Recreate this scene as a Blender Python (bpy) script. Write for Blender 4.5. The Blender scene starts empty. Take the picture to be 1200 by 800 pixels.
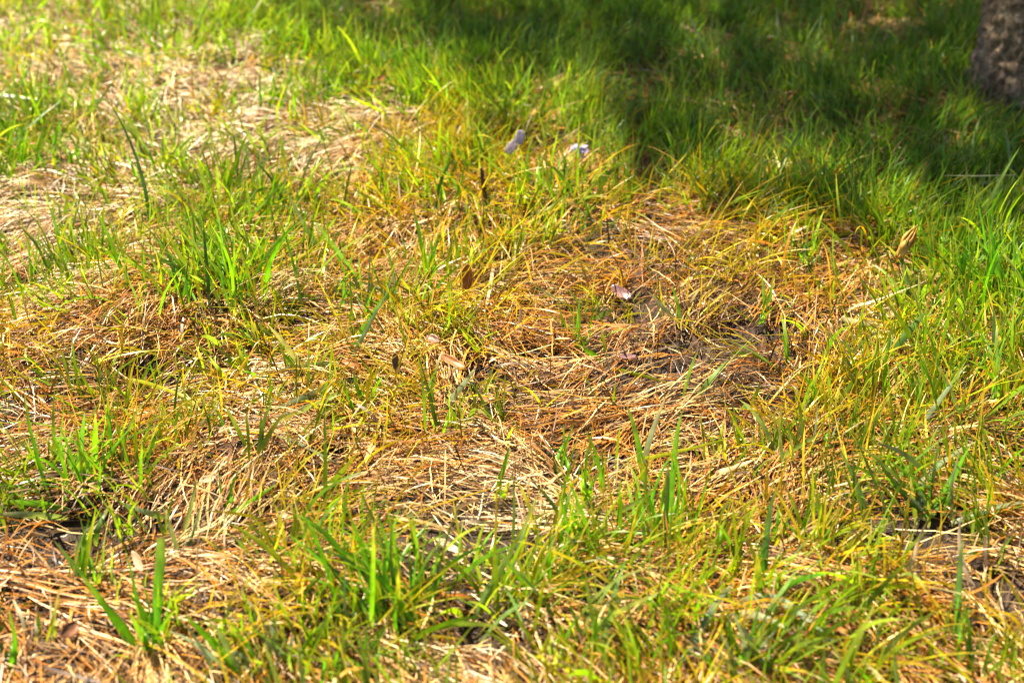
import bpy, math, random
import numpy as np
from mathutils import Vector, Matrix, Euler

random.seed(7)
RNG = np.random.default_rng(7)
scene = bpy.context.scene
COL = scene.collection

# ------------------------------------------------------------------ camera
CAM_H = 0.60
PITCH = math.radians(31.0)
FPX = 1200 * 50.0 / 36.0
cam_data = bpy.data.cameras.new('camera')
cam_data.lens = 50.0
cam_data.sensor_width = 36.0
cam_data.clip_start = 0.02
cam_data.clip_end = 400.0
cam_data.dof.use_dof = True
cam_data.dof.focus_distance = 1.09
cam_data.dof.aperture_fstop = 6.7
cam_data.dof.aperture_blades = 9
cam = bpy.data.objects.new('camera', cam_data)
COL.objects.link(cam)
cam.location = (0, 0, CAM_H)
cam.rotation_euler = (math.pi / 2 - PITCH, 0, 0)
scene.camera = cam

# ------------------------------------------------------------------ light
SUN_EL = math.radians(60)
SUN_AZ = math.radians(48)          # to the left of the viewing direction (+Y)
SUN_DIR = Vector((-math.sin(SUN_AZ) * math.cos(SUN_EL), math.cos(SUN_AZ) * math.cos(SUN_EL), math.sin(SUN_EL)))
world = bpy.data.worlds.new('World')
scene.world = world
world.use_nodes = True
wn = world.node_tree.nodes
wn.clear()
sky = wn.new('ShaderNodeTexSky')
sky.sky_type = 'NISHITA'
sky.sun_disc = False
sky.sun_elevation = SUN_EL
sky.sun_rotation = -SUN_AZ
wbg = wn.new('ShaderNodeBackground')
wbg.inputs['Strength'].default_value = 0.05
wout = wn.new('ShaderNodeOutputWorld')
world.node_tree.links.new(sky.outputs[0], wbg.inputs[0])
world.node_tree.links.new(wbg.outputs[0], wout.inputs[0])
sun_data = bpy.data.lights.new('sun', 'SUN')
sun_data.energy = 5.0
sun_data.angle = math.radians(0.55)
sun_data.color = (1.0, 0.89, 0.69)
sun = bpy.data.objects.new('sun', sun_data)
COL.objects.link(sun)
sun.location = (-3, 3, 6)
sun.rotation_euler = SUN_DIR.to_track_quat('Z', 'Y').to_euler()

vs = scene.view_settings
vs.view_transform = 'Standard'
vs.look = 'None'
vs.gamma = 1.0
vs.exposure = 1.66
vs.use_curve_mapping = False
scene.cycles.use_denoising = True
scene.cycles.filter_width = 1.2
scene.cycles.sample_clamp_indirect = 3.0
scene.cycles.sample_clamp_direct = 8.0
scene.cycles.max_bounces = 6
scene.cycles.transmission_bounces = 6
scene.cycles.diffuse_bounces = 1

# ------------------------------------------------------------------ pixel <-> ground
CP, SP = math.cos(PITCH), math.sin(PITCH)

def ray(px, py):
    a = (px - 600) / FPX
    b = (400 - py) / FPX
    return Vector((a, CP + b * SP, -SP + b * CP))       # depth along the view axis = 1

def ground_at(px, py, z=0.0):
    d = ray(px, py)
    t = (z - CAM_H) / d.z
    return Vector((d.x * t, d.y * t, z))

def depth_of(p):
    return p.y * CP + (CAM_H - p.z) * SP

def project(x, y, z=0.0):
    d = y * CP + (CAM_H - z) * SP
    u = y * SP + (z - CAM_H) * CP
    d = np.maximum(d, 0.05)
    return 600 + FPX * x / d, 400 - FPX * u / d

# ------------------------------------------------------------------ smooth noise and cover maps
_tabs = {}
def vnoise(x, y, scale, seed):
    if seed not in _tabs:
        _tabs[seed] = np.random.default_rng(1000 + seed).random((64, 64))
    T = _tabs[seed]
    u = np.asarray(x) / scale + 17.3
    v = np.asarray(y) / scale + 9.1
    i = np.floor(u).astype(int); j = np.floor(v).astype(int)
    f = u - i; g = v - j
    f = f * f * (3 - 2 * f); g = g * g * (3 - 2 * g)
    a = T[i % 64, j % 64]; b = T[(i + 1) % 64, j % 64]
    c = T[i % 64, (j + 1) % 64]; d = T[(i + 1) % 64, (j + 1) % 64]
    return (a * (1 - f) + b * f) * (1 - g) + (c * (1 - f) + d * f) * g

# 50-pixel cells of the photograph: how much live green / yellowing grass grows there
G_MAP = """
445566888888888888884488
344333368888888888888888
554322223355888888888888
733433222555666788888888
112366643444444434669999
334477733333111111344888
444288822332200001443888
332112222442220000222677
221110011332100000233666
003331000022110000223444
115520000110000133334444
444420001100001144443444
123321233400014444443311
133321144665544555444311
112222445553355555543222
112225555522555555553333
"""
Y_MAP = """
333333222222222222222222
333333333222222222222222
333333333555333222222222
233333333676533333332222
123344456777666788754433
112344444666333555665333
223344444555555566554333
666444444666522225544444
666554234555410003366655
333333324433211112455555
222322222332222233355555
233223322222333445555555
222233444322234555555433
222233555545555666555433
233344555554555555555444
333344555544555555555444
"""
# pale bleached straw 9 .. dark brown wet straw 0
P_MAP = """
888888665555555555554555
998998875555555555554555
789999998855555555555555
668899999755555555555555
898765666665555444555555
897655556665554443555555
776555556665554322455655
665455666555543222467655
445556665554343222346555
444677766554354433344555
345566666556655555444555
445566666667775554444455
434556665678885655544466
545556665589976555555466
545566655577655555555556
556666555577655555555556
"""
def parse(s):
    return np.array([[int(c) for c in row] for row in s.split()], float)
G_GRID, Y_GRID, P_GRID = np.maximum(parse(G_MAP), 0.8), parse(Y_MAP), parse(P_MAP)

def sample(grid, px, py):
    u = np.clip(px / 50 - 0.5, 0, 22.999); v = np.clip(py / 50 - 0.5, 0, 14.999)
    i = u.astype(int); j = v.astype(int); f = u - i; g = v - j
    return (grid[j, i] * (1 - f) + grid[j, i + 1] * f) * (1 - g) + (grid[j + 1, i] * (1 - f) + grid[j + 1, i + 1] * f) * g

# bare dark pockets: px, py, rx, ry
HOLES = [(175, 452, 52, 11), (752, 353, 38, 9), (868, 402, 48, 11), (740, 378, 40, 11), (850, 432, 34, 8), (800, 410, 36, 8), (780, 445, 26, 6), (700, 425, 22, 6), (925, 385, 22, 6), (95, 612, 34, 8),
         (1090, 632, 65, 20), (205, 625, 32, 9), (845, 595, 28, 9), (560, 452, 14, 8), (535, 614, 13, 6), (100, 78, 26, 10),
         (265, 90, 22, 5), (905, 292, 34, 8), (330, 405, 20, 8), (352, 385, 16, 8), (620, 425, 26, 9), (330, 262, 18, 8),
         (590, 268, 26, 7), (890, 480, 40, 9), (700, 715, 40, 10), (935, 715, 26, 10), (1120, 450, 30, 10), (80, 640, 40, 9),
         (640, 470, 18, 6), (480, 445, 24, 5), (400, 740, 30, 10), (985, 640, 30, 9), (1180, 700, 20, 12), (560, 750, 30, 9)]
HG = [(ground_at(a, b), rx / FPX * depth_of(ground_at(a, b)), ry / FPX * depth_of(ground_at(a, b)) / 0.52) for a, b, rx, ry in HOLES]

def hole(x, y):
    h = np.zeros_like(np.asarray(x, float))
    for g, rx, ry in HG:
        h = np.maximum(h, np.exp(-(((x - g.x) / rx) ** 2 + ((y - g.y) / ry) ** 2)))
    return h

MOUNDS = [(140, 405, 0.10, 0.018), (460, 400, 0.10, 0.012), (800, 300, 0.12, 0.008), (280, 350, 0.08, 0.010), (1110, 440, 0.09, 0.014),
          (700, 700, 0.08, 0.012), (430, 700, 0.07, 0.014), (350, 530, 0.10, 0.008), (620, 300, 0.06, 0.010), (90, 540, 0.05, 0.012)]
MG = [(ground_at(a, b), r, z) for a, b, r, z in MOUNDS]

def height(x, y):
    x = np.asarray(x, float); y = np.asarray(y, float)
    h = 0.016 * (vnoise(x, y, 0.16, 1) - 0.5) + 0.008 * (vnoise(x, y, 0.05, 2) - 0.5)
    for g, r, z in MG:
        h = h + z * np.exp(-((x - g.x) ** 2 + (y - g.y) ** 2) / (2 * (r * 0.5) ** 2))
    h = h - 0.005 * hole(x, y)
    return h * np.exp(-np.maximum(0, np.hypot(x, y - 1.2) - 2.5))

def hz(p):
    return float(height(np.array([p.x]), np.array([p.y]))[0])

# ------------------------------------------------------------------ materials
def new_mat(name):
    m = bpy.data.materials.new(name); m.use_nodes = True
    nt = m.node_tree; nt.nodes.clear()
    return m, nt.nodes, nt.links.new

def blade_material(name, rough, transl, tint, spec=0.5, jitter=0.45, scale=90):
    m, n, link = new_mat(name)
    at = n.new('ShaderNodeAttribute'); at.attribute_name = 'Col'
    co = n.new('ShaderNodeTexCoord')
    no = n.new('ShaderNodeTexNoise'); no.inputs['Scale'].default_value = scale; no.inputs['Detail'].default_value = 3
    link(co.outputs['Object'], no.inputs['Vector'])
    mr = n.new('ShaderNodeMapRange'); mr.inputs['From Min'].default_value = 0.3; mr.inputs['From Max'].default_value = 0.7
    mr.inputs['To Min'].default_value = 1 - jitter; mr.inputs['To Max'].default_value = 1 + jitter * 0.6
    link(no.outputs['Fac'], mr.inputs['Value'])
    mx = n.new('ShaderNodeMix'); mx.data_type = 'RGBA'; mx.blend_type = 'MULTIPLY'; mx.inputs[0].default_value = 1
    link(at.outputs['Color'], mx.inputs[6]); link(mr.outputs[0], mx.inputs[7])
    p = n.new('ShaderNodeBsdfPrincipled')
    p.inputs['Roughness'].default_value = rough
    p.inputs['Specular IOR Level'].default_value = spec
    link(mx.outputs[2], p.inputs['Base Color'])
    mt = n.new('ShaderNodeMix'); mt.data_type = 'RGBA'; mt.blend_type = 'MULTIPLY'; mt.inputs[0].default_value = 1
    mt.inputs[7].default_value = (*tint, 1)
    link(mx.outputs[2], mt.inputs[6])
    t = n.new('ShaderNodeBsdfTranslucent'); link(mt.outputs[2], t.inputs['Color'])
    ms = n.new('ShaderNodeMixShader'); ms.inputs[0].default_value = transl
    link(p.outputs[0], ms.inputs[1]); link(t.outputs[0], ms.inputs[2])
    o = n.new('ShaderNodeOutputMaterial'); link(ms.outputs[0], o.inputs['Surface'])
    return m

M_GREEN = blade_material('live_grass', 0.34, 0.5, (1.5, 1.4, 0.35), 0.26)
M_YELLOW = blade_material('yellowing_grass', 0.34, 0.42, (1.35, 1.22, 0.35), 0.26)
M_STRAW = blade_material('dry_straw', 0.40, 0.12, (1.2, 0.95, 0.5), 0.4)

def plain_material(name, c1, c2, rough, scale=60, transl=0.0, bump=0.0, detail=5, spec=0.5, dist=0.003):
    m, n, link = new_mat(name)
    co = n.new('ShaderNodeTexCoord')
    no = n.new('ShaderNodeTexNoise'); no.inputs['Scale'].default_value = scale; no.inputs['Detail'].default_value = detail
    link(co.outputs['Object'], no.inputs['Vector'])
    cr = n.new('ShaderNodeValToRGB')
    cr.color_ramp.elements[0].position = 0.32; cr.color_ramp.elements[0].color = (*c1, 1)
    cr.color_ramp.elements[1].position = 0.68; cr.color_ramp.elements[1].color = (*c2, 1)
    link(no.outputs['Fac'], cr.inputs['Fac'])
    p = n.new('ShaderNodeBsdfPrincipled'); p.inputs['Roughness'].default_value = rough
    p.inputs['Specular IOR Level'].default_value = spec
    link(cr.outputs['Color'], p.inputs['Base Color'])
    if bump:
        b = n.new('ShaderNodeBump'); b.inputs['Strength'].default_value = bump; b.inputs['Distance'].default_value = dist
        link(no.outputs['Fac'], b.inputs['Height']); link(b.outputs[0], p.inputs['Normal'])
    o = n.new('ShaderNodeOutputMaterial')
    if transl:
        t = n.new('ShaderNodeBsdfTranslucent'); link(cr.outputs['Color'], t.inputs['Color'])
        ms = n.new('ShaderNodeMixShader'); ms.inputs[0].default_value = transl
        link(p.outputs[0], ms.inputs[1]); link(t.outputs[0], ms.inputs[2]); link(ms.outputs[0], o.inputs['Surface'])
    else:
        link(p.outputs[0], o.inputs['Surface'])
    return m

M_SOIL = plain_material('damp_soil', (0.014, 0.008, 0.005), (0.062, 0.037, 0.022), 0.6, 160, bump=1.0, spec=0.25, dist=0.006)
M_LEAF_ORANGE = plain_material('orange_dead_leaf', (0.26, 0.085, 0.015), (0.50, 0.20, 0.04), 0.45, 120, 0.25, 0.4)
M_LEAF_BROWN = plain_material('brown_dead_leaf', (0.085, 0.035, 0.015), (0.24, 0.10, 0.04), 0.45, 120, 0.12, 0.4)
M_LEAF_PURPLE = plain_material('purple_brown_leaf', (0.12, 0.055, 0.055), (0.30, 0.16, 0.15), 0.25, 70, 0.0, 0.3)
M_PALE = plain_material('bleached_husk', (0.50, 0.33, 0.17), (0.74, 0.56, 0.36), 0.42, 90, 0.25, 0.2)
M_LILAC = plain_material('lilac_petal', (0.50, 0.42, 0.78), (0.78, 0.68, 0.88), 0.5, 60, 0.45)
M_LILAC_PALE = plain_material('faded_lilac_petal', (0.56, 0.47, 0.60), (0.76, 0.68, 0.78), 0.6, 260, 0.6)
M_TAN_BUD = plain_material('wilted_bud', (0.50, 0.17, 0.01), (0.80, 0.56, 0.14), 0.4, 110, 0.3)
M_SPIKE = plain_material('dark_seed_spike', (0.045, 0.016, 0.008), (0.15, 0.055, 0.025), 0.55, 300)
M_STEM = plain_material('dry_stem', (0.36, 0.22, 0.12), (0.60, 0.44, 0.28), 0.4, 60)
M_GSTEM = plain_material('green_stem', (0.06, 0.13, 0.02), (0.14, 0.24, 0.04), 0.4, 60, 0.2)
M_STICK = plain_material('pale_stick', (0.48, 0.40, 0.30), (0.72, 0.64, 0.52), 0.5, 80)
M_SEED = plain_material('black_seed', (0.012, 0.010, 0.010), (0.04, 0.03, 0.03), 0.3, 200)
M_CROWN = plain_material('tree_leaf', (0.035, 0.075, 0.012), (0.07, 0.12, 0.02), 0.45, 6, 0.25)

def bark_material():
    m, n, link = new_mat('rough_bark')
    co = n.new('ShaderNodeTexCoord')
    mp = n.new('ShaderNodeMapping'); mp.inputs['Scale'].default_value = (1, 1, 1)
    link(co.outputs['Object'], mp.inputs['Vector'])
    vo = n.new('ShaderNodeTexVoronoi'); vo.inputs['Scale'].default_value = 95
    no = n.new('ShaderNodeTexNoise'); no.inputs['Scale'].default_value = 85; no.inputs['Detail'].default_value = 8; no.inputs['Roughness'].default_value = 0.7
    n2 = n.new('ShaderNodeTexNoise'); n2.inputs['Scale'].default_value = 14; n2.inputs['Detail'].default_value = 4
    for k in (vo, no, n2): link(mp.outputs[0], k.inputs['Vector'])
    cr = n.new('ShaderNodeValToRGB')
    e = cr.color_ramp.elements
    e[0].position = 0.30; e[0].color = (0.09, 0.062, 0.038, 1)
    e[1].position = 0.72; e[1].color = (0.80, 0.62, 0.42, 1)
    k = e.new(0.5); k.color = (0.32, 0.215, 0.12, 1)
    link(no.outputs['Fac'], cr.inputs['Fac'])
    mx = n.new('ShaderNodeMix'); mx.data_type = 'RGBA'; mx.blend_type = 'MULTIPLY'; mx.inputs[0].default_value = 0.75
    c2 = n.new('ShaderNodeValToRGB')
    c2.color_ramp.elements[0].position = 0.35; c2.color_ramp.elements[0].color = (0.50, 0.42, 0.36, 1)
    c2.color_ramp.elements[1].position = 0.65; c2.color_ramp.elements[1].color = (1.1, 1.05, 0.95, 1)
    link(n2.outputs['Fac'], c2.inputs['Fac']); link(cr.outputs[0], mx.inputs[6]); link(c2.outputs[0], mx.inputs[7])
    ad = n.new('ShaderNodeMath'); ad.operation = 'ADD'
    link(vo.outputs['Distance'], ad.inputs[0]); link(no.outputs['Fac'], ad.inputs[1])
    b = n.new('ShaderNodeBump'); b.inputs['Strength'].default_value = 1.0; b.inputs['Distance'].default_value = 0.008
    link(ad.outputs[0], b.inputs['Height'])
    p = n.new('ShaderNodeBsdfPrincipled'); p.inputs['Roughness'].default_value = 0.75
    link(mx.outputs[2], p.inputs['Base Color']); link(b.outputs[0], p.inputs['Normal'])
    o = n.new('ShaderNodeOutputMaterial'); link(p.outputs[0], o.inputs['Surface'])
    return m
M_BARK = bark_material()

# ------------------------------------------------------------------ object helpers
def tag(o, label=None, cat=None, group=None, kind=None):
    if label: o['label'] = label
    if cat: o['category'] = cat
    if group: o['group'] = group
    if kind: o['kind'] = kind
    return o

def empty(name, loc):
    o = bpy.data.objects.new(name, None); COL.objects.link(o)
    o.location = loc; o.empty_display_size = 0.01
    return o

def link_mesh(name, me, mat, parent=None, loc=None):
    o = bpy.data.objects.new(name, me); COL.objects.link(o)
    me.materials.append(mat)
    if parent: o.parent = parent
    if loc is not None: o.location = loc
    return o

def fast_mesh(name, V, Q, C=None, smooth=True):
    me = bpy.data.meshes.new(name)
    V = np.ascontiguousarray(V, np.float32).reshape(-1, 3); Q = np.ascontiguousarray(Q, np.int32).reshape(-1, 4)
    me.vertices.add(len(V)); me.vertices.foreach_set('co', V.ravel())
    me.loops.add(Q.size); me.loops.foreach_set('vertex_index', Q.ravel())
    me.polygons.add(len(Q))
    me.polygons.foreach_set('loop_start', np.arange(0, Q.size, 4, dtype=np.int32))
    me.polygons.foreach_set('loop_total', np.full(len(Q), 4, np.int32))
    me.update(calc_edges=True)
    if smooth: me.polygons.foreach_set('use_smooth', np.ones(len(Q), bool))
    if C is not None:
        a = me.attributes.new('Col', 'FLOAT_COLOR', 'POINT')
        C4 = np.ones((len(V), 4), np.float32); C4[:, :3] = C.reshape(-1, 3)
        a.data.foreach_set('color', C4.ravel())
    return me

def ribbon_mesh(name, P, W, A, C):
    """P (N,S,3) centre lines, W (N,S) half widths, A (N,S,3) unit side vectors, C (N,S,3) colours"""
    N, S, _ = P.shape
    L = P - A * W[..., None]; R = P + A * W[..., None]
    V = np.stack([L, R], 2)                      # N,S,2,3
    CC = np.repeat(C[:, :, None, :], 2, 2)
    idx = np.arange(N * S * 2).reshape(N, S, 2)
    Q = np.stack([idx[:, :-1, 0], idx[:, :-1, 1], idx[:, 1:, 1], idx[:, 1:, 0]], -1)
    return fast_mesh(name, V, Q, CC)

def unit(v):
    return v / np.maximum(np.linalg.norm(v, axis=-1, keepdims=True), 1e-9)

def grow(base, Ln, phi, th0, dth, curl, S, lift_floor=0.002):
    """upright blades: base (N,3), tilt grows from th0 by dth along the blade, heading phi turning by curl"""
    N = len(Ln)
    P = np.zeros((N, S, 3)); P[:, 0] = base
    for k in range(1, S):
        s = (k - 0.5) / (S - 1)
        th = th0 + dth * s ** 1.25
        ph = phi + curl * s
        st = (Ln / (S - 1))[:, None]
        P[:, k] = P[:, k - 1] + st * np.stack([np.sin(th) * np.cos(ph), np.sin(th) * np.sin(ph), np.cos(th)], -1)
    fl = height(P[..., 0], P[..., 1]) + lift_floor
    P[:, 1:, 2] = np.maximum(P[:, 1:, 2], fl[:, 1:])
    return P

def sides(P, roll):
    """side vectors perpendicular to the run of each blade, turned about it by roll"""
    T = unit(np.gradient(P, axis=1))
    up = np.zeros_like(T); up[..., 2] = 1
    h = np.cross(T, up)
    bad = np.linalg.norm(h, axis=-1) < 0.15
    alt = np.zeros_like(T); alt[..., 0] = 1
    h[bad] = np.cross(T, np.cross(alt, T))[bad]
    h = unit(h)
    nrm = np.cross(h, T)
    r = roll[..., None] if roll.ndim == 2 else roll[:, None, None]
    return unit(h * np.cos(r) + nrm * np.sin(r))

def taper(S, w, kind='blade'):
    t = np.linspace(0, 1, S)
    if kind == 'blade':
        prof = np.interp(t, [0, .15, .45, .75, .92, 1], [.70, .95, 1, .72, .34, .04])
    else:
        prof = np.interp(t, [0, .1, .5, .85, 1], [.5, .9, 1, .75, .2])
    return w[:, None] * prof[None]

def mixc(pal, n, rng, jit=0.18):
    pal = np.array(pal)
    i = rng.integers(0, len(pal), n); j = rng.integers(0, len(pal), n); f = rng.random((n, 1)) * 0.6
    c = pal[i] * (1 - f) + pal[j] * f
    return c * (1 + jit * (rng.random((n, 1)) * 2 - 1))

# ------------------------------------------------------------------ sampling region
def in_view(x, y, margin):
    d = y * CP + CAM_H * SP
    return (np.abs(x) < 0.36 * d + margin) & (y > 0.46) & (y < 2.10)

def scatter(n, margin, rng):
    out = []
    got = 0
    while got < n:
        x = rng.uniform(-1.3, 1.3, n * 2); y = rng.uniform(0.46, 2.10, n * 2)
        k = in_view(x, y, margin)
        out.append(np.stack([x[k], y[k]], -1)); got += k.sum()
    return np.concatenate(out)[:n]

def flow(x, y):
    """direction in which the flattened straw lies"""
    a = (vnoise(x, y, 0.20, 5) - 0.5) * 2.6 + (vnoise(x, y, 0.07, 6) - 0.5) * 1.5
    return a + np.where(vnoise(x, y, 0.11, 7) > 0.5, 0.0, math.pi)

# ------------------------------------------------------------------ ground
def make_ground():
    xs = np.concatenate([[-60, -30, -15, -8, -5, -3.5, -2.5, -1.8, -1.3], np.arange(-1.0, 1.001, 0.007), [1.3, 1.8, 2.5, 3.5, 5, 8, 15, 30, 60]])
    ys = np.concatenate([[-40, -20, -8, -4, -2, -1, -0.3], np.arange(0.4, 2.301, 0.007), [3.2, 3.8, 4.6, 6, 8, 12, 20, 40, 80]])
    X, Y = np.meshgrid(xs, ys)
    Z = height(X, Y) - 0.004 + 0.007 * (vnoise(X, Y, 0.016, 91) - 0.5) + 0.004 * (vnoise(X, Y, 0.008, 92) - 0.5)
    V = np.stack([X, Y, Z], -1).reshape(-1, 3)
    i = np.arange(len(xs) * len(ys)).reshape(len(ys), len(xs))
    Q = np.stack([i[:-1, :-1], i[:-1, 1:], i[1:, 1:], i[1:, :-1]], -1).reshape(-1, 4)
    o = link_mesh('ground', fast_mesh('ground', V, Q), M_SOIL)
    tag(o, 'dark damp soil showing between the straw', 'ground', kind='structure')
make_ground()

EDGE = [ground_at(a, b) for a, b in ((150, -80), (235, -10), (330, 68), (450, 98), (600, 138), (850, 222), (1000, 266), (1200, 314), (1500, 365))]
def shade_side(x, y):
    """metres behind the line where the tree's shade ends on the ground (negative in the sun)"""
    ex = np.array([e.x for e in EDGE]); ey = np.array([e.y for e in EDGE])
    return (y - np.interp(x, ex, ey, left=9.0)) * 0.8

# ------------------------------------------------------------------ tree
def tube(name, pts, rads, seg, mat, parent, noise=0.0, seed=3):
    V = []; Q = []
    pts = [Vector(p) for p in pts]
    n = len(pts)
    rs = np.random.default_rng(seed)
    ph = rs.random(6) * 6.28
    for k, (p, r) in enumerate(zip(pts, rads)):
        t = (pts[min(k + 1, n - 1)] - pts[max(k - 1, 0)]).normalized()
        a = t.orthogonal().normalized() if abs(t.z) < 0.9 else (Vector((1, 0, 0)) - t * t.x).normalized()
        b = t.cross(a)
        for s in range(seg):
            an = 2 * math.pi * s / seg
            rr = r * (1 + noise * (0.5 * math.sin(3 * an + ph[0] + 2 * p.z) + 0.35 * math.sin(7 * an + ph[1] - 9 * p.z) + 0.3 * math.sin(13 * an + ph[2] + 23 * p.z) + 0.4 * (rs.random() - 0.5)))
            V.append(p + (a * math.cos(an) + b * math.sin(an)) * rr)
    for k in range(n - 1):
        for s in range(seg):
            Q.append((k * seg + s, k * seg + (s + 1) % seg, (k + 1) * seg + (s + 1) % seg, (k + 1) * seg + s))
    me = fast_mesh(name, np.array([tuple(v) for v in V]), np.array(Q))
    return link_mesh(name, me, mat, parent)

def make_tree():
    R = 0.105
    front = ground_at(1200, 158)
    d = depth_of(front)
    cx = (1162 - 600) / FPX * d + R * 0.96
    base = Vector((cx, front.y + R, hz(Vector((cx, front.y + R, 0)))))
    root = empty('tree', base)
    tag(root, 'tree with a rough grey-brown trunk rising from the shaded grass', 'tree')
    seg = 200
    zs = np.concatenate([np.arange(-0.03, 0.42, 0.0035), np.arange(0.44, 1.85, 0.05)])
    A, Z = np.meshgrid(np.linspace(0, 2 * math.pi, seg, endpoint=False), zs)
    rad = R * (0.86 + 0.07 * np.exp(-np.maximum(Z, 0) / 0.04) - 0.04 * Z) * (1 + 0.03 * np.sin(3 * A + 2 * Z) + 0.02 * np.sin(5 * A - 9 * Z))
    arc = A * R
    wrap = np.minimum(arc, 2 * math.pi * R - arc)
    n1 = vnoise(arc + 0.006 * vnoise(arc, Z, 0.01, 81), Z, 0.011, 82); n2 = vnoise(arc, Z, 0.0045, 83); n3 = vnoise(arc, Z, 0.03, 84)
    rad = rad + 0.0075 * (np.abs(n1 - 0.5) * 2 - 0.5) + 0.004 * (n2 - 0.5) + 0.007 * (n3 - 0.5)
    cxz = 0.02 * Z + 0.004 * np.sin(Z * 4); cyz = 0.03 * Z
    V = np.stack([cxz + rad * np.cos(A), cyz + rad * np.sin(A), Z], -1)
    ii = np.arange(len(zs) * seg).reshape(len(zs), seg); jj = np.roll(ii, -1, 1)
    Q = np.stack([ii[:-1], jj[:-1], jj[1:], ii[1:]], -1)
    trunk = link_mesh('trunk', fast_mesh('trunk', V, Q), M_BARK, root)
    pts = [(0.02 * 1.8, 0.05, 1.8)]
    # crown overhead: spreads back over the lawn; its shade ends along a wavering line
    rng = np.random.default_rng(21)
    shift = -SUN_DIR / SUN_DIR.z                      # per metre of height, towards the shade
    N = 22000
    out = []
    while len(out) < N:
        m = 40000
        sx = rng.uniform(-2.2, 4.0, m); sy = rng.uniform(0.3, 4.6, m)
        z = rng.uniform(2.2, 4.2, m)
        dist = -shade_side(sx, sy)
        edge = 0.10 * (vnoise(sx, sy, 0.30, 31) - 0.5) * 2 + 0.22 * (vnoise(sx, sy, 0.10, 32) - 0.5)
        cx_ = sx - shift.x * z; cy_ = sy - shift.y * z
        inside = ((cx_ - 0.1) / 2.6) ** 2 + ((cy_ - 3.3) / 2.2) ** 2 + ((z - 3.2) / 1.3) ** 2 < 1
        clump = vnoise(cx_, cy_, 0.22, 33) * 0.6 + vnoise(cy_, z, 0.22, 34) * 0.4
        ok = (rng.random(m) < np.clip((edge - dist) / 0.22 + 0.42, 0, 1)) & (dist < edge + 0.06) & inside & (clump > 0.12)
        out.extend(np.stack([cx_, cy_, z], -1)[ok])
    Pc = np.array(out[:N]) - np.array(base)
    ax = unit(rng.normal(size=(N, 3))); bx = unit(np.cross(ax, rng.normal(size=(N, 3))))
    ln = rng.uniform(0.035, 0.06, (N, 1)); wd = ln * 0.36
    V = np.stack([Pc - ax * ln, Pc + bx * wd, Pc + ax * ln, Pc - bx * wd], 1)
    Q = np.arange(N * 4).reshape(N, 4)
    crown = link_mesh('crown', fast_mesh('crown', V, Q, smooth=False), M_CROWN, root)
    top = Vector(pts[-1])
    for k in range(9):
        tgt = Vector(Pc[rng.integers(0, N)])
        mid = top * 0.5 + tgt * 0.5 + Vector((0, 0, 0.25))
        p = [top - Vector((0, 0, 0.1)), top * 0.8 + mid * 0.2 + Vector((0, 0, 0.1)), mid, mid * 0.4 + tgt * 0.6, tgt]
        tube('limb', p, [0.05, 0.042, 0.03, 0.018, 0.006], 10, M_BARK, root, 0.05, 40 + k)
    return base, R
TREE_BASE, TREE_R = make_tree()

# ------------------------------------------------------------------ flattened dry straw (stuff)
PALE = np.array([.78, .50, .21]); TAN = np.array([.60, .255, .042]); ORANGE = np.array([.45, .155, .014]); BROWN = np.array([.14, .068, .030]); GREY = np.array([.40, .29, .20])
WHITE = np.array([.88, .69, .44])
def straw_colour(px, py, n, rng):
    p = sample(P_GRID, px, py) / 9 + 0.05 + 0.36 * (rng.random(n) - 0.5)
    u = rng.random(n)
    c = np.where((p > 0.72)[:, None], PALE, np.where((p > 0.46)[:, None], TAN, np.where((p > 0.41)[:, None], ORANGE, np.where((u > 0.3)[:, None], BROWN, GREY * 0.6))))
    c = np.where((p > 0.90)[:, None], WHITE, c); c = np.where((u < 0.16)[:, None], PALE, c); c = np.where((u > 0.975)[:, None], GREY, c); c = np.where(((u > 0.45) & (u < 0.62))[:, None], BROWN, c)
    c = np.where(((u > 0.70) & (u < 0.84))[:, None], ORANGE, c)
    return np.minimum(c * np.where((p > 0.9)[:, None], 0.75, 0.38) + c * np.where((p > 0.9)[:, None], 0.4, 1.0) * rng.random((n, 1)), 0.88)

def lie(x, y, ang, Ln, bend, lift0, arch, S, rng, jitter=0.0025):
    """lying stalks that follow the ground, arching up to `arch` above it"""
    N = len(x)
    P = np.zeros((N, S, 3))
    cx, cy = x.copy(), y.copy()
    for k in range(S):
        s = k / (S - 1)
        if k:
            a = ang + bend * (s - 0.5)
            cx = cx + Ln / (S - 1) * np.cos(a); cy = cy + Ln / (S - 1) * np.sin(a)
        P[:, k, 0] = cx; P[:, k, 1] = cy
        P[:, k, 2] = height(cx, cy) + lift0 + arch * math.sin(math.pi * min(max(s, 0.05), 0.98)) ** 0.8
    P += rng.normal(0, jitter, P.shape) * np.array([1, 1, 0.5])
    return P

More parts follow.
